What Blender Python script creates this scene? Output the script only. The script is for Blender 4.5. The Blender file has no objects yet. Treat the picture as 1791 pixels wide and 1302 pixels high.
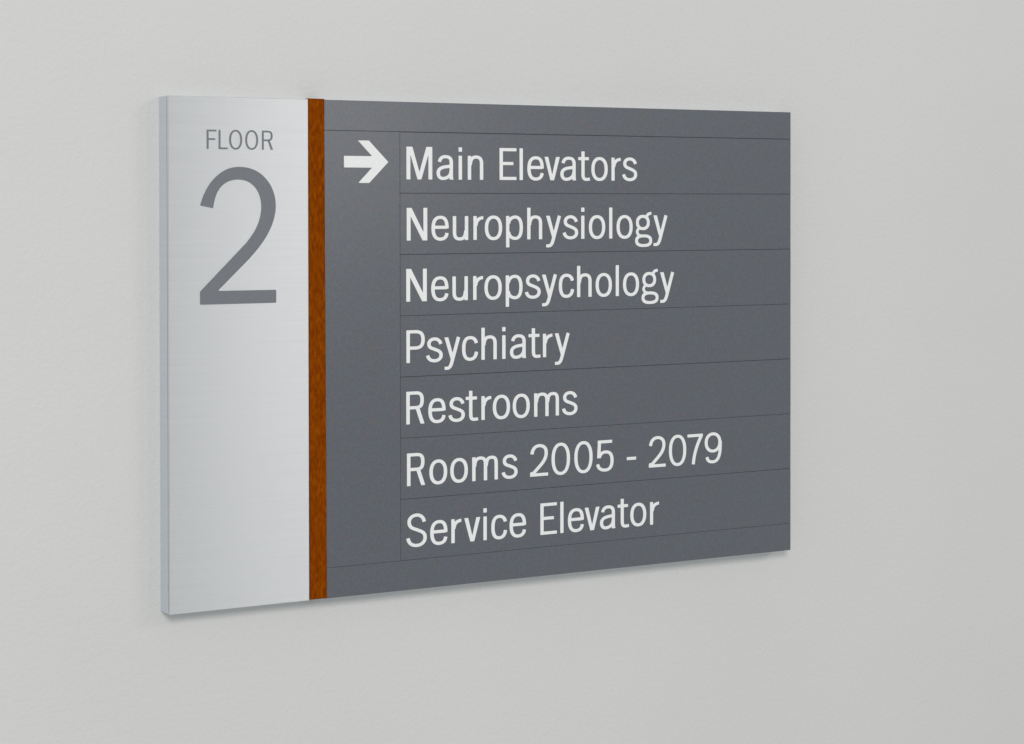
import bpy, math
import numpy as np
from mathutils import Matrix, Vector

# ------------------------------------------------------------------ layout (metres)
W, H, T = 0.599, 0.400, 0.020          # sign face size, stand-off of the face from the wall
Z0 = 1.280                             # height of the sign's lower edge above the floor
CX = W / 2                             # the sign is centred on x = 0
sc = bpy.context.scene
col = sc.collection

# ------------------------------------------------------------------ camera
yaw, pitch, roll = math.radians(30.0586), math.radians(-0.7255), math.radians(-0.0821)
fwd = Vector((math.sin(yaw), math.cos(yaw), 0)); right = Vector((math.cos(yaw), -math.sin(yaw), 0)); up = Vector((0, 0, 1))
f2 = fwd * math.cos(pitch) + up * math.sin(pitch); u2 = up * math.cos(pitch) - fwd * math.sin(pitch)
r3 = right * math.cos(roll) + u2 * math.sin(roll); u3 = u2 * math.cos(roll) - right * math.sin(roll)
cd = bpy.data.cameras.new('camera'); cam = bpy.data.objects.new('camera', cd); col.objects.link(cam)
cam.matrix_world = Matrix(((r3.x, u3.x, -f2.x, -0.57335 - CX), (r3.y, u3.y, -f2.y, -1.51794 - T),
                           (r3.z, u3.z, -f2.z, 0.31364 + Z0), (0, 0, 0, 1)))
cd.sensor_fit = 'HORIZONTAL'; cd.sensor_width = 36.0; cd.lens = 36.0 * 3643.0 / 1791.0
cd.shift_y = -241.75 / 1791.0
cd.clip_start = 0.05; cd.clip_end = 100
sc.camera = cam

# ------------------------------------------------------------------ light: a corridor lit by ceiling and window, plus an added fill lamp
wd = bpy.data.worlds.new('World'); sc.world = wd; wd.use_nodes = True
bg = wd.node_tree.nodes['Background']; bg.inputs['Color'].default_value = (0.95, 0.985, 1.0, 1); bg.inputs['Strength'].default_value = 0.51

def area(name, loc, target, sx, sy, watts, colr=(1.0, 0.98, 0.955)):
    l = bpy.data.lights.new(name, 'AREA'); l.shape = 'RECTANGLE'; l.size = sx; l.size_y = sy; l.energy = watts; l.color = colr
    o = bpy.data.objects.new(name, l); col.objects.link(o); o.location = loc
    o.rotation_euler = (Vector(target) - Vector(loc)).to_track_quat('-Z', 'Y').to_euler()
    return o
area('window_lamp', (1.20, -3.0, 2.00), (-0.15, 0.0, 1.6), 0.40, 0.9, 3.7)
area('ceiling_and_fill_lamp', (-1.6, -3.5, 2.90), (-0.4, -0.2, 1.2), 1.2, 0.9, 67)
area('ceiling_and_fill_lamp', (2.5, -2.9, 2.90), (0.6, -0.2, 1.2), 1.2, 0.7, 14)  # added fill: lifts the right of the wall, shadows it left of the sign

vs = sc.view_settings; vs.view_transform = 'Standard'; vs.look = 'None'; vs.exposure = 0.0; vs.gamma = 1.0; vs.use_curve_mapping = False

# ------------------------------------------------------------------ materials
def newmat(name):
    m = bpy.data.materials.new(name); m.use_nodes = True
    nt = m.node_tree
    return m, nt, nt.nodes['Principled BSDF']
def coords(nt, scale):
    tc = nt.nodes.new('ShaderNodeTexCoord'); mp = nt.nodes.new('ShaderNodeMapping'); mp.inputs['Scale'].default_value = scale
    nt.links.new(tc.outputs['Object'], mp.inputs['Vector']); return mp.outputs['Vector']
def noise(nt, vec, scale, detail=2.0, rough=0.5):
    n = nt.nodes.new('ShaderNodeTexNoise'); n.inputs['Scale'].default_value = scale; n.inputs['Detail'].default_value = detail
    n.inputs['Roughness'].default_value = rough; nt.links.new(vec, n.inputs['Vector']); return n
def ramp(nt, fac, stops):
    r = nt.nodes.new('ShaderNodeValToRGB'); e = r.color_ramp.elements
    e[0].position, e[0].color = stops[0][0], (*stops[0][1], 1); e[1].position, e[1].color = stops[-1][0], (*stops[-1][1], 1)
    for p, c in stops[1:-1]:
        k = e.new(p); k.color = (*c, 1)
    nt.links.new(fac, r.inputs['Fac']); return r.outputs['Color']
def bump(nt, bsdf, height, dist, strength=1.0, prev=None):
    b = nt.nodes.new('ShaderNodeBump'); b.inputs['Distance'].default_value = dist; b.inputs['Strength'].default_value = strength
    nt.links.new(height, b.inputs['Height'])
    if prev: nt.links.new(prev, b.inputs['Normal'])
    nt.links.new(b.outputs['Normal'], bsdf.inputs['Normal']); return b.outputs['Normal']
def maprange(nt, fac, lo, hi):
    r = nt.nodes.new('ShaderNodeMapRange'); r.inputs['To Min'].default_value = lo; r.inputs['To Max'].default_value = hi
    nt.links.new(fac, r.inputs['Value']); return r.outputs['Result']

# eggshell wall paint with roller stipple
m_wall, nt, b = newmat('wall_paint')
v = coords(nt, (1, 1, 1))
n1 = noise(nt, v, 3.0, 3); n2 = noise(nt, v, 260.0, 3, 0.6); n3 = noise(nt, v, 70.0, 2)
nt.links.new(ramp(nt, n1.outputs['Fac'], [(0.3, (0.630, 0.630, 0.617)), (0.7, (0.655, 0.655, 0.642))]), b.inputs['Base Color'])
b.inputs['Roughness'].default_value = 0.55; b.inputs['Specular IOR Level'].default_value = 0.25
p = bump(nt, b, n3.outputs['Fac'], 0.0003); bump(nt, b, n2.outputs['Fac'], 0.0006, prev=p)

# brushed aluminium, grain along x
def brushed(name, colr, rlo, rhi):
    m, nt, b = newmat(name)
    v = coords(nt, (6, 1, 900)); n = noise(nt, v, 1.0, 4, 0.65)
    v2 = coords(nt, (20, 1, 3000)); nn = noise(nt, v2, 1.0, 3, 0.6)
    d = tuple(c * 0.945 for c in colr)
    nt.links.new(ramp(nt, n.outputs['Fac'], [(0.3, d), (0.7, colr)]), b.inputs['Base Color'])
    nt.links.new(maprange(nt, nn.outputs['Fac'], rlo, rhi), b.inputs['Roughness'])
    b.inputs['Metallic'].default_value = 1.0; b.inputs['Anisotropic'].default_value = 0.95
    c = nt.nodes.new('ShaderNodeCombineXYZ'); c.inputs[2].default_value = 1.0
    nt.links.new(c.outputs[0], b.inputs['Tangent'])
    bump(nt, b, nn.outputs['Fac'], 0.00002)
    return m
m_alu = brushed('brushed_aluminium', (0.865, 0.87, 0.88), 0.36, 0.42)
m_side = brushed('satin_aluminium_edge', (0.71, 0.75, 0.81), 0.40, 0.55)
m_side.node_tree.nodes['Principled BSDF'].inputs['Metallic'].default_value = 0.45

# grey satin paint of the inserts
m_grey, nt, b = newmat('grey_satin_paint')
v = coords(nt, (1, 1, 1)); n = noise(nt, v, 900.0, 2, 0.7); n2 = noise(nt, v, 220.0, 2)
flake = noise(nt, v, 430.0, 3, 0.65)                          # slight colour flake in the paint
mixc = nt.nodes.new('ShaderNodeMix'); mixc.data_type = 'RGBA'; mixc.blend_type = 'MULTIPLY'; mixc.inputs['Factor'].default_value = 0.24
nt.links.new(ramp(nt, n.outputs['Fac'], [(0.25, (0.091, 0.098, 0.114)), (0.75, (0.126, 0.134, 0.152))]), mixc.inputs[6])
cs = nt.nodes.new('ShaderNodeMapRange'); cs.data_type = 'FLOAT_VECTOR'
nt.links.new(flake.outputs['Color'], cs.inputs[6]); cs.inputs[7].default_value = (0.33, 0.33, 0.30); cs.inputs[8].default_value = (0.67, 0.67, 0.64)
nt.links.new(cs.outputs[1], mixc.inputs[7])
nt.links.new(mixc.outputs[2], b.inputs['Base Color'])
b.inputs['Roughness'].default_value = 0.30; b.inputs['Specular IOR Level'].default_value = 0.5
b.inputs['Coat Weight'].default_value = 0.55; b.inputs['Coat Roughness'].default_value = 0.22
bump(nt, b, n2.outputs['Fac'], 0.00006)

m_dark, nt, b = newmat('dark_core')
n = noise(nt, coords(nt, (1, 1, 1)), 120.0)
nt.links.new(ramp(nt, n.outputs['Fac'], [(0.3, (0.03, 0.03, 0.034)), (0.7, (0.045, 0.045, 0.05))]), b.inputs['Base Color'])
b.inputs['Roughness'].default_value = 0.7

# red-brown hardwood, grain along z
m_wood, nt, b = newmat('stained_hardwood')
v = coords(nt, (1400, 300, 160)); n = noise(nt, v, 1.0, 4, 0.6)
v2 = coords(nt, (420, 120, 170)); nb = noise(nt, v2, 1.0, 3, 0.6)
mx = nt.nodes.new('ShaderNodeMath'); mx.operation = 'MULTIPLY_ADD'; mx.inputs[1].default_value = 0.55
nt.links.new(n.outputs['Fac'], mx.inputs[0])
m2 = nt.nodes.new('ShaderNodeMath'); m2.operation = 'MULTIPLY'; m2.inputs[1].default_value = 0.45
nt.links.new(nb.outputs['Fac'], m2.inputs[0]); nt.links.new(m2.outputs[0], mx.inputs[2])
nt.links.new(ramp(nt, mx.outputs[0], [(0.30, (0.115, 0.017, 0.001)), (0.5, (0.212, 0.043, 0.001)), (0.70, (0.320, 0.080, 0.003))]), b.inputs['Base Color'])
b.inputs['Roughness'].default_value = 0.6; b.inputs['Specular IOR Level'].default_value = 0.0
bump(nt, b, n.outputs['Fac'], 0.0001)

# letter film
m_white, nt, b = newmat('white_vinyl')
n = noise(nt, coords(nt, (1, 1, 1)), 500.0, 2)
nt.links.new(ramp(nt, n.outputs['Fac'], [(0.3, (0.80, 0.805, 0.80)), (0.7, (0.85, 0.855, 0.85))]), b.inputs['Base Color'])
b.inputs['Roughness'].default_value = 0.5; b.inputs['Specular IOR Level'].default_value = 0.2
m_ink, nt, b = newmat('grey_vinyl')
n = noise(nt, coords(nt, (1, 1, 1)), 900.0, 2, 0.7)
nt.links.new(ramp(nt, n.outputs['Fac'], [(0.25, (0.148, 0.156, 0.176)), (0.75, (0.182, 0.191, 0.212))]), b.inputs['Base Color'])
b.inputs['Roughness'].default_value = 0.45; b.inputs['Specular IOR Level'].default_value = 0.4

# ------------------------------------------------------------------ mesh helpers
def link(name, me, parent=None, loc=(0, 0, 0)):
    o = bpy.data.objects.new(name, me); col.objects.link(o); o.location = loc; o.parent = parent
    return o
def slab(name, x0, x1, z0, z1, yb, yf, mat, parent, bev=0.00025, x0t=None, x1t=None):
    """bevelled plate in sign coordinates; yb = back, yf = front (both <= 0, the wall is y = 0)."""
    xa, xb = (x0 if x0t is None else x0t), (x1 if x1t is None else x1t)
    def ring(i, y): return [(x0 + i, y, z0 + i), (x1 - i, y, z0 + i), (xb - i, y, z1 - i), (xa + i, y, z1 - i)]
    vs_ = ring(0, yb) + ring(0, yf + bev) + ring(bev, yf)
    fs = [(3, 2, 1, 0)]
    for k in (0, 4):
        for i in range(4):
            j = (i + 1) % 4; fs.append((k + i, k + j, k + 4 + j, k + 4 + i))
    fs.append((8, 9, 10, 11))
    cx, cz = (x0 + x1) / 2, (z0 + z1) / 2
    vs_ = [(x - cx, y, z - cz) for x, y, z in vs_]
    me = bpy.data.meshes.new(name); me.from_pydata(vs_, [], fs); me.materials.append(mat); me.update()
    px, pz = (parent.get('_cx', 0.0), parent.get('_cz', 0.0)) if parent else (0, 0)
    o = link(name, me, parent, (cx - px, 0, cz - pz)); o['_cx'] = cx; o['_cz'] = cz
    return o

# ------------------------------------------------------------------ lettering: a grotesque drawn as strokes, cap height = 1
def bez(p0, c1, c2, p3, n=16):
    t = np.linspace(0, 1, n)[:, None]; p0, c1, c2, p3 = map(np.array, (p0, c1, c2, p3))
    return (1 - t) ** 3 * p0 + 3 * (1 - t) ** 2 * t * c1 + 3 * (1 - t) * t * t * c2 + t ** 3 * p3
def path(start, *segs):
    out = [np.array([start], float)]
    for s in segs:
        p0 = out[-1][-1]
        if len(s) == 2: out.append(np.linspace(p0, np.array(s, float), 8)[1:])
        else: out.append(bez(p0, s[0:2], s[2:4], s[4:6])[1:])
    return np.concatenate(out)
def widths(d, sv, sh):
    k = d[:, 1] ** 2 / (d[:, 0] ** 2 + d[:, 1] ** 2 + 1e-12)
    return (sh + (sv - sh) * k) / 2
def ribbon(p, sv, sh):
    d = np.gradient(p, axis=0); n = np.stack([-d[:, 1], d[:, 0]], 1); n /= np.linalg.norm(n, axis=1)[:, None] + 1e-12
    w = widths(d, sv, sh)[:, None]
    return ('poly', np.concatenate([p + n * w, (p - n * w)[::-1]]))
def superellipse(cx, cy, rx, ry, e, n=72):
    t = np.linspace(0, 2 * np.pi, n, endpoint=False); c, s = np.cos(t), np.sin(t)
    return np.stack([cx + rx * np.sign(c) * np.abs(c) ** (2 / e), cy + ry * np.sign(s) * np.abs(s) ** (2 / e)], 1)
def ring(x0, x1, y0, y1, sv, sh, e=2.25):
    cx, cy, rx, ry = (x0 + x1) / 2, (y0 + y1) / 2, (x1 - x0) / 2, (y1 - y0) / 2
    return ('ring', superellipse(cx, cy, rx, ry, e), superellipse(cx, cy, rx - sv, ry - sh, e))
def poly(*pts): return ('poly', np.array(pts, float))
def box(x0, x1, y0, y1): return poly((x0, y0), (x1, y0), (x1, y1), (x0, y1))

def glyphs(sv, sh):
    G = {}
    a, h = sv / 2, sh / 2
    X = 0.742; T1 = X + 0.014; B1 = -0.014
    R_ = lambda *args: ribbon(path(*args), sv, sh)
    def arch(x, w, spring=0.50):          # shoulder + right stem of n, h, m; x = left edge of the left stem
        r = x + w - a; t = T1 - h; l = x + sv * 0.70; m = x + sv + (w - sv) * 0.42
        return R_((l, spring - 0.05), (l + 0.015, spring + 0.15, m - 0.13, t, m, t), (m + 0.125, t, r, t - 0.06, r, 0.50), (r, 0.0))
    G['n'] = [box(0, sv, 0, X), arch(0, 0.55)]
    G['h'] = [box(0, sv, 0, 1), arch(0, 0.55)]
    G['m'] = [box(0, sv, 0, X), arch(0, 0.535), arch(0.535 - sv, 0.92 - 0.535 + sv)]
    G['u'] = [('poly', np.array([0.545, X]) - s[1]) for s in [box(0, sv, 0, X), arch(0, 0.545)]]
    G['r'] = [box(0, sv, 0, X), R_((sv * 0.72, 0.44), (sv * 0.8, 0.60, 0.20, 0.685, 0.353, 0.690))]
    G['i'] = [box(0, sv, 0, X), box(0, sv, 0.865, 1.0)]
    G['l'] = [box(0, sv, 0, 1)]
    G['o'] = [ring(0, 0.622, B1, T1, sv, sh)]
    G['0'] = [ring(0, 0.69, B1, 1.016, sv, sh)]
    G['p'] = [box(0, sv, -0.245, X),
              R_((sv * 0.75, 0.50), (sv * 0.85, 0.62, 0.20, T1 - h, 0.335, T1 - h), (0.47, T1 - h, 0.613 - a, 0.60, 0.613 - a, 0.371),
                 (0.613 - a, 0.14, 0.47, B1 + h, 0.335, B1 + h), (0.20, B1 + h, sv * 0.85, 0.12, sv * 0.75, 0.24))]
    def bowl_c(w, top, bot):
        m = w * 0.51
        return R_(top, (top[0] - 0.02, 0.655, m + 0.10, T1 - h, m, T1 - h), (m - 0.16, T1 - h, a, 0.60, a, 0.371),
                  (a, 0.14, m - 0.16, B1 + h, m, B1 + h), (m + 0.10, B1 + h, bot[0] - 0.015, 0.09, bot[0], bot[1]))
    G['c'] = [bowl_c(0.571, (0.571 - a - 0.005, 0.53), (0.571 - a, 0.262))]
    m = 0.31
    G['e'] = [R_((0.604 - a, 0.365), (0.604 - a, 0.62, m + 0.16, T1 - h, m, T1 - h), (m - 0.16, T1 - h, a, 0.60, a, 0.371),
                 (a, 0.14, m - 0.16, B1 + h, m, B1 + h), (m + 0.12, B1 + h, 0.60 - a - 0.01, 0.09, 0.60 - a, 0.225)),
              box(0.07, 0.604 - a, 0.352, 0.352 + sh)]
    G['a'] = [R_((0.105, 0.545), (0.115, 0.64, 0.19, T1 - h, 0.305, T1 - h), (0.43, T1 - h, 0.515, 0.67, 0.515, 0.53), (0.515, 0.0)), poly((0.50, 0.0), (0.596, 0.0), (0.583, 0.035), (0.515 + a, 0.11), (0.50, 0.11)),
              R_((0.515, 0.415), (0.34, 0.395, a, 0.40, a, 0.205), (a, 0.09, 0.13, B1 + h, 0.222, B1 + h), (0.37, B1 + h, 0.505, 0.12, 0.51, 0.27))]
    G['s'] = [R_((0.512, 0.545), (0.49, 0.64, 0.41, T1 - h, 0.295, T1 - h), (0.18, T1 - h, 0.10, 0.645, 0.10, 0.555), (0.10, 0.43, 0.23, 0.42, 0.31, 0.385),
                 (0.42, 0.34, 0.581 - a, 0.32, 0.581 - a, 0.20), (0.581 - a, 0.09, 0.41, B1 + h, 0.30, B1 + h), (0.16, B1 + h, 0.075, 0.10, 0.058, 0.205))]
    G['v'] = [poly((0, X), (0.138, X), (0.283, 0.175), (0.428, X), (0.566, X), (0.352, 0), (0.214, 0))]
    G['y'] = [poly((0, X), (0.138, X), (0.295, 0.22), (0.345, 0.05), (0.225, 0.05)),
              R_((0.562 - a - 0.004, X), (0.275, 0.02), (0.235, -0.12, 0.19, -0.215, 0.095, -0.213), (0.005, -0.213))]
    G['t'] = [box(0.0, 0.400, X - sh + 0.006, X + 0.006), poly((0.118, 0.93), (0.118, 0.5), (0.118 + sv, 0.5), (0.118 + sv, 0.93)),
              R_((0.118 + a, 0.55), (0.118 + a, 0.20), (0.118 + a, 0.07, 0.22, B1 + h, 0.31, B1 + h), (0.36, B1 + h, 0.40, 0.042, 0.438, 0.048))]
    s2 = sv * 0.93
    G['g'] = [ring(0.033, 0.570, 0.262, 0.760, s2, sh),
              ring(0.0, 0.664, -0.287, 0.122, s2, sh * 0.98, 2.5),
              ribbon(path((0.175, 0.325), (0.09, 0.29, 0.055, 0.215, 0.10, 0.145), (0.13, 0.10, 0.19, 0.08, 0.27, 0.075)), s2 * 0.9, sh * 0.9),
              ribbon(path((0.435, 0.665), (0.475, 0.78, 0.53, 0.81, 0.635, 0.808)), s2 * 0.95, sh * 0.95)]
    G['E'] = [box(0, sv, 0, 1), box(0, 0.611, 1 - sh, 1), box(0, 0.500, 0.468, 0.468 + sh), box(0, 0.611, 0, sh)]
    G['F'] = [box(0, sv, 0, 1), box(0, 0.538, 1 - sh, 1), box(0, 0.47, 0.472, 0.472 + sh)]
    G['L'] = [box(0, sv, 0, 1), box(0, 0.505, 0, sh)]
    G['O'] = [ring(0, 0.722, B1, 1.016, sv, sh, 2.15)]
    G['M'] = [poly((0, 0), (0, 1), (0.205, 1), (0.446, 0.225), (0.686, 1), (0.891, 1), (0.891, 0), (0.757, 0), (0.757, 0.77), (0.512, 0), (0.379, 0), (0.134, 0.77), (0.134, 0))]
    G['N'] = [poly((0, 0), (0, 1), (0.165, 1), (0.575, 0.255), (0.575, 1), (0.708, 1), (0.708, 0), (0.546, 0), (0.133, 0.745), (0.133, 0))]
    G['P'] = [box(0, sv, 0, 1), R_((a, 1 - h), (0.31, 1 - h), (0.47, 1 - h, 0.633 - a, 0.90, 0.633 - a, 0.705), (0.633 - a, 0.52, 0.48, 0.403 + h, 0.31, 0.403 + h), (a, 0.403 + h))]
    rw = 0.640 if sv > 0.12 else 0.605
    G['R'] = [box(0, sv, 0, 1), R_((a, 1 - h), (0.33, 1 - h), (0.48, 1 - h, rw - a, 0.90, rw - a, 0.735), (rw - a, 0.56, 0.49, 0.453 + h, 0.33, 0.453 + h), (a, 0.453 + h)),
              poly((0.315, 0.49), (0.315 + sv * 1.12, 0.50), (rw + 0.022, 0), (rw + 0.022 - sv * 1.14, 0))]
    G['S'] = [R_((0.626, 0.745), (0.605, 0.88, 0.50, 1.016 - h, 0.365, 1.016 - h), (0.21, 1.016 - h, 0.105, 0.88, 0.105, 0.765), (0.105, 0.58, 0.27, 0.56, 0.385, 0.51),
                 (0.52, 0.455, 0.714 - a, 0.42, 0.714 - a, 0.265), (0.714 - a, 0.12, 0.53, B1 + h, 0.37, B1 + h), (0.20, B1 + h, 0.085, 0.12, 0.066, 0.275))]
    G['2'] = [R_((0.068, 0.705), (0.085, 0.87, 0.19, 1.016 - h, 0.335, 1.016 - h), (0.48, 1.016 - h, 0.655 - a, 0.90, 0.655 - a, 0.735),
                 (0.655 - a, 0.55, 0.46, 0.41, 0.36, 0.32), (0.085, 0.065)),
              box(0, 0.664, 0, sh), poly((0, 0), (0.20, 0.0), (0.20, 0.14), (0.04, 0.15), (0.0, 0.115))]
    G['5'] = [box(0.065, 0.615, 1 - sh, 1), poly((0.075, 1.0), (0.075 + sv, 1.0), (0.053 + sv * 0.92, 0.43), (0.040, 0.43)),
              R_((0.125, 0.44), (0.16, 0.57, 0.25, 0.668 - h, 0.36, 0.668 - h), (0.53, 0.668 - h, 0.672 - a, 0.53, 0.672 - a, 0.335),
                 (0.672 - a, 0.13, 0.52, B1 + h, 0.345, B1 + h), (0.19, B1 + h, 0.085, 0.10, 0.062, 0.235))]
    G['7'] = [box(0, 0.618, 1 - sh, 1), poly((0.44, 0.92), (0.618, 0.93), (0.618, 0.97), (0.55, 0.97)),
              R_((0.560, 0.935), (0.40, 0.66, 0.265, 0.38, 0.235, 0.0))]
    G['9'] = [ring(0, 0.675, 0.345, 1.016, sv, sh, 2.15),
              R_((0.695 - a, 0.72), (0.695 - a, 0.56), (0.690 - a, 0.20, 0.53, B1 + h, 0.33, B1 + h), (0.19, B1 + h, 0.115, 0.08, 0.090, 0.205))]
    G['-'] = [box(0, 0.36, 0.300, 0.300 + sh)]
    return G

def sdf_poly(P, q):
    d = np.full(len(q), 1e9); inside = np.zeros(len(q), bool)
    for i in range(len(P)):
        a_, b_ = P[i], P[i - 1]; e = b_ - a_; w = q - a_
        L = e @ e
        if L < 1e-14: continue
        t = np.clip((w @ e) / L, 0, 1); r = w - t[:, None] * e
        d = np.minimum(d, (r * r).sum(1))
        c = (a_[1] > q[:, 1]) != (b_[1] > q[:, 1])
        with np.errstate(divide='ignore', invalid='ignore'):
            xi = a_[0] + (q[:, 1] - a_[1]) * (e[0] / e[1] if e[1] else 0.0)
        inside ^= c & (q[:, 0] < xi)
    return np.where(inside, -1, 1) * np.sqrt(d)
def shape_mesh(name, shapes, size, mat, thick=0.00018, cell=0.0125):
    """one flat cut-out letter: union of the shapes, traced with marching squares, with its own thickness."""
    pts = np.concatenate([s[1] for s in shapes]); lo = pts.min(0) - 2.3 * cell; hi = pts.max(0) + 2.3 * cell
    nx, ny = np.ceil((hi - lo) / cell).astype(int) + 1
    gx = lo[0] + np.arange(nx) * cell; gy = lo[1] + np.arange(ny) * cell
    q = np.stack(np.meshgrid(gx, gy), -1).reshape(-1, 2)
    D = np.full(len(q), 1e9)
    for s in shapes:
        d = sdf_poly(s[1], q)
        if s[0] == 'ring': d = np.maximum(d, -sdf_poly(s[2], q))
        D = np.minimum(D, d)
    D = D.reshape(ny, nx); D[np.abs(D) < 1e-5] = 1e-5
    verts, idx, faces = [], {}, []
    def vid(key, p):
        if key not in idx: idx[key] = len(verts); verts.append((p[0] * size, -thick, p[1] * size))
        return idx[key]
    back = {}
    def bid(v_):
        if v_ not in back:
            back[v_] = len(verts); x, _, z = verts[v_]; verts.append((x, 0.0, z))
        return back[v_]
    for j in range(ny - 1):
        i = 0
        while i < nx - 1:
            cs = [(i, j), (i + 1, j), (i + 1, j + 1), (i, j + 1)]
            ins = [D[b_, a_] < 0 for a_, b_ in cs]
            if not any(ins): i += 1; continue
            if all(ins):
                k = i
                while k + 1 < nx - 1 and D[j, k + 2] < 0 and D[j + 1, k + 2] < 0: k += 1
                ring_ = [(c_, j) for c_ in range(i, k + 2)] + [(c_, j + 1) for c_ in range(k + 1, i - 1, -1)]
                faces.append([vid(c_, (gx[c_[0]], gy[c_[1]])) for c_ in ring_]); i = k + 1; continue
            out, cut = [], []
            for n_ in range(4):
                A, B = cs[n_], cs[(n_ + 1) % 4]
                if ins[n_]: out.append(vid(A, (gx[A[0]], gy[A[1]])))
                if ins[n_] != ins[(n_ + 1) % 4]:
                    da, db = D[A[1], A[0]], D[B[1], B[0]]; t = da / (da - db)
                    vv = vid((min(A, B), max(A, B)), (gx[A[0]] + t * (gx[B[0]] - gx[A[0]]), gy[A[1]] + t * (gy[B[1]] - gy[A[1]])))
                    out.append(vv); cut.append((vv, ins[n_]))
            faces.append(out)
            for n_ in range(len(cut)):
                if cut[n_][1]:
                    p_, r_ = cut[n_][0], cut[(n_ + 1) % len(cut)][0]
                    faces.append([r_, p_, bid(p_), bid(r_)])
            i += 1
    me = bpy.data.meshes.new(name); me.from_pydata(verts, [], faces); me.materials.append(mat); me.update()
    return me

# ================================================================== the wall
def wall():
    x0, x1, z0, z1, d = -2.2, 2.6, 0.0, 3.0, 0.12
    v_ = [(x0, 0, z0), (x1, 0, z0), (x1, 0, z1), (x0, 0, z1), (x0, d, z0), (x1, d, z0), (x1, d, z1), (x0, d, z1)]
    me = bpy.data.meshes.new('wall'); me.from_pydata(v_, [], [(0, 1, 2, 3), (5, 4, 7, 6), (4, 0, 3, 7), (1, 5, 6, 2), (3, 2, 6, 7), (4, 5, 1, 0)])
    me.materials.append(m_wall); me.update(); o = link('wall', me); o['kind'] = 'structure'
    o['label'] = 'plain pale grey painted wall with fine roller stipple'
wall()

# ================================================================== the sign
sign = bpy.data.objects.new('directory_sign', None); col.objects.link(sign)
sign.location = (0, 0, Z0); sign.empty_display_size = 0.1
sign['label'] = 'floor 2 directory sign of brushed metal, wood strip and grey panels on pale wall'
sign['category'] = 'sign'; sign['_cx'] = CX; sign['_cz'] = 0.0

P_WOOD0, P_WOOD1, P_GREY, P_COL = 0.1184, 0.1331, 0.1317, 0.1995
YF = -T
# carrier box behind the plates, set in a little behind the front plates so their joint shows as a fine line
slab('backing_box', 0.0, P_WOOD0 + 0.006, 0.0, H, 0.0, YF + 0.0042, m_side, sign, 0.0003)
slab('carrier_core', 0.0018, W - 0.00005, 0.0006, H - 0.0006, -0.004, YF + 0.00045, m_dark, sign, 0.0001)
slab('carrier_rail', P_WOOD1 + 0.001, W - 0.0004, 0.0004, H - 0.0004, 0.0, YF + 0.0042, m_side, sign, 0.0003)
metal = slab('metal_panel', 0.0, P_WOOD0 - 0.0007, 0.0, H, YF + 0.0022, YF, m_alu, sign, 0.0003)
metal['label'] = 'brushed aluminium end panel marked FLOOR 2'
wood = slab('wood_strip', P_WOOD0, P_WOOD1 + 0.0002, 0.0004, H + 0.0007, YF + 0.006, YF - 0.0006, m_wood, sign, 0.0007, x0t=P_WOOD0 - 0.0004, x1t=P_WOOD1 - 0.0012)
wood['label'] = 'narrow vertical strip of red-brown stained wood'
def strip(name, x0, x1, z0, z1, dy=0.0): return slab(name, x0, x1, z0, z1, YF + 0.0022, YF + dy, m_grey, sign, 0.00018)
SEAM0, PITCH = 0.3755, 0.05013
strip('header_strip', P_GREY, W, SEAM0 + 0.00018, H)
SEAMB = SEAM0 - 7 * PITCH
strip('footer_strip', P_GREY, W, 0.0, SEAMB - 0.00012)
arrow_panel = strip('arrow_panel', P_GREY, P_COL - 0.00010, SEAMB + 0.00005, SEAM0 - 0.00003, -0.00005)
arrow_panel['label'] = 'tall grey panel with white arrow pointing right'

GB = glyphs(0.120, 0.098); GL = glyphs(0.106, 0.088)
cache = {}
def put(ch, fam, size, x, z, parent, mat, yf):
    key = (ch, fam)
    if key not in cache: cache[key] = shape_mesh('letter_shape', (GB if fam == 'b' else GL)[ch], size, mat)
    o = link('dash' if ch == '-' else 'numeral' if ch.isdigit() else 'letter', cache[key], parent)
    o.location = (x - parent['_cx'], yf - 0.00002, z - parent['_cz'])
    return o

CAP = 0.0268
ROWS = [  # text, left edge of each letter in cap heights from the sign's left edge, baseline height
 ('Main Elevators', 'M7.664 a8.702 i9.476 n9.799 E10.935 l11.66 e11.944 v12.577 a13.162 t13.835 o14.33 r15.097 s15.509', 0.3367, 0.0),
 ('Neurophysiology', 'N7.670 e8.522 u9.268 r9.997 o10.404 p11.167 h11.937 y12.631 s13.248 i13.945 o14.234 l15.008 o15.292 g16.011 y16.725', 0.2866, 0.00006),
 ('Neuropsychology', 'N7.648 e8.508 u9.250 r9.982 o10.384 p11.150 s11.847 y12.475 c13.100 h13.784 o14.485 l15.256 o15.536 g16.258 y16.986', 0.2366, -0.00004),
 ('Psychiatry', 'P7.650 s8.327 y8.966 c9.585 h10.274 i11.021 a11.300 t11.980 r12.508 y12.950', 0.1863, 0.00002),
 ('Restrooms', 'R7.640 e8.400 s9.099 t9.711 r10.268 o10.677 o11.397 m12.179 s13.213', 0.1360, -0.00006),
 ('Rooms 2005 - 2079', 'R7.661 o8.434 o9.163 m9.938 s10.994 212.031 012.823 013.676 514.498 -15.681 216.540 017.335 718.075 918.771', 0.0853, 0.00004),
 ('Service Elevator', 'S7.626 e8.457 r9.196 v9.655 i10.335 c10.617 e11.276 E12.407 l13.146 e13.430 v14.063 a14.644 t15.323 o15.814 r16.585', 0.0351, 0.0)]
gaps = [0.00026, 0.00015, 0.00018, 0.00013, 0.00019, 0.00011, 0.00014, 0.00007]
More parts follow.
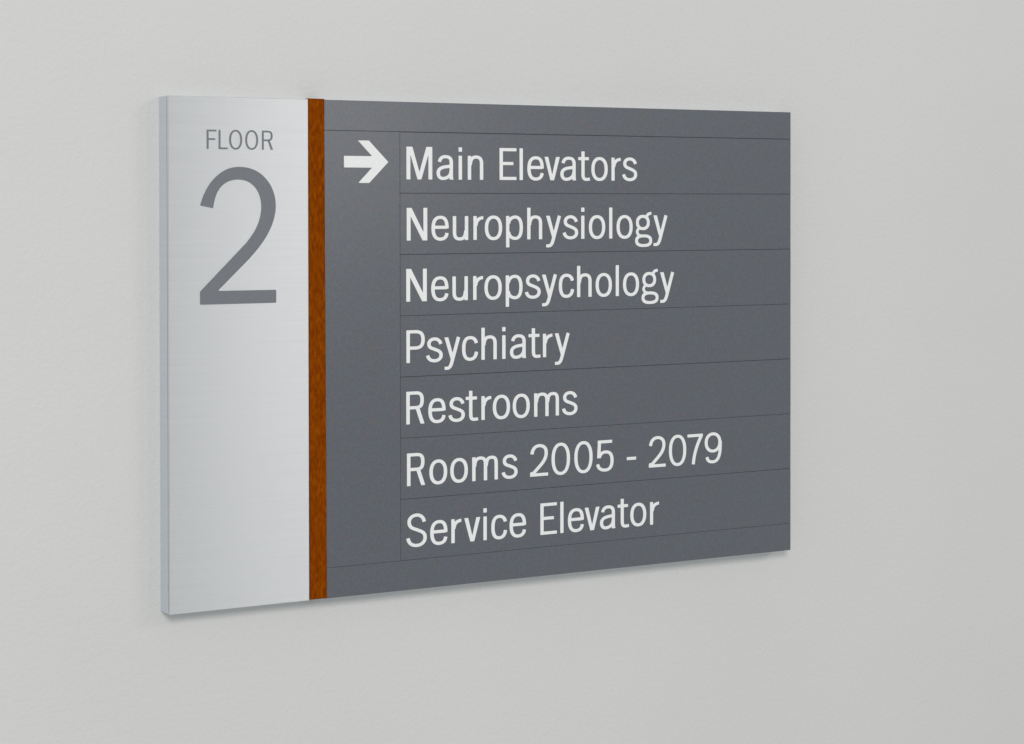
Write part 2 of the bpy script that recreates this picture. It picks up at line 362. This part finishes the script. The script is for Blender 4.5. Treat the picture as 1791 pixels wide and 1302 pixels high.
for k, (txt, spec, base, dy) in enumerate(ROWS):
    zt = SEAM0 - k * PITCH; zb = SEAM0 - (k + 1) * PITCH
    s = strip('name_strip', P_COL + 0.00008, W, zb + gaps[k + 1], zt - gaps[k], dy)
    s['label'] = 'grey insert strip lettered ' + txt
    for it in spec.split():
        put(it[0], 'b', CAP, float(it[1:]) * CAP, base, s, m_white, YF + dy)

# white arrow, 45 degree barbs
ar = [(0.1615, 0.3679), (0.1713, 0.3679), (0.1888, 0.3507), (0.1715, 0.3336), (0.1617, 0.3336), (0.1741, 0.3460), (0.1490, 0.3460), (0.1490, 0.3553), (0.1741, 0.3553)]
arp = np.array([(x - 0.149, z - 0.3336) for x, z in ar]) / 0.034
am = shape_mesh('arrow', [('poly', arp)], 0.034, m_white, cell=0.011)
ao = link('arrow', am, arrow_panel); ao.location = (0.149 - arrow_panel['_cx'], YF - 0.00007, 0.3336 - arrow_panel['_cz'])

# FLOOR and the big figure on the metal panel
for ch, x in (('F', 0.0315), ('L', 0.0414), ('O', 0.0502), ('O', 0.0637), ('R', 0.0778)):
    put(ch, 'l', 0.01503, x, 0.3593, metal, m_ink, YF)
two = [(25.8, 315.44), (28.76, 324.17), (34.18, 333.39), (42.08, 340.81), (50.0, 344.75), (58.45, 346.02), (67.93, 344.89), (76.96, 341.05), (85.02, 332.69), (88.84, 323.35), (89.72, 313.98), (88.48, 306.49), (85.92, 299.01), (81.34, 290.63), (75.77, 283.21), (67.7, 274.45), 0,
       (40.28, 248.95), 0, (89.6, 248.84), 0, (89.6, 238.52), 0, (25.55, 238.51), 0, (25.55, 248.63), 0,
       (64.74, 286.58), (70.78, 293.97), (74.82, 301.87), (76.66, 308.4), (77.28, 314.93), (76.4, 321.46), (73.9, 327.52), (69.4, 332.34), (63.9, 335.2), (56.92, 336.0), (50.46, 334.85), (45.01, 332.05), (40.55, 326.96), (38.07, 320.96), (36.57, 313.31)]
runs, cur = [], []
for t_ in two:
    if t_ == 0: runs.append(cur); cur = []
    else: cur.append(t_)
runs.append(cur)
outl = []
for r_ in runs:
    r_ = np.array(r_, float)
    if len(r_) > 3:
        if len(r_) > 6:                                     # fair the curve, ends fixed
            sm = r_.copy(); sm[1:-1] = 0.25 * r_[:-2] + 0.5 * r_[1:-1] + 0.25 * r_[2:]; r_ = r_ + 0.6 * (sm - r_)
        e_ = np.concatenate([[2 * r_[0] - r_[1]], r_, [2 * r_[-1] - r_[-2]]])
        for i in range(1, len(e_) - 2):
            for t in np.linspace(0, 1, 6, endpoint=False):
                p0, p1, p2, p3 = e_[i - 1:i + 3]
                outl.append(0.5 * (2 * p1 + (p2 - p0) * t + (2 * p0 - 5 * p1 + 4 * p2 - p3) * t * t + (3 * p1 - p0 - 3 * p2 + p3) * t ** 3))
        outl.append(r_[-1])
    else: outl += list(r_)
outl = (np.array(outl) - [25.5, 238.5]) / 107.5
tm = shape_mesh('numeral', [('poly', outl)], 0.1075, m_ink, cell=0.007)
to = link('numeral', tm, metal); to.location = (0.0255 - metal['_cx'], YF - 0.00002, 0.2385 - metal['_cz'])
to['label'] = 'large grey figure 2'

for o in col.objects:                                       # drop the layout helpers
    for k in ('_cx', '_cz'):
        if k in o: del o[k]
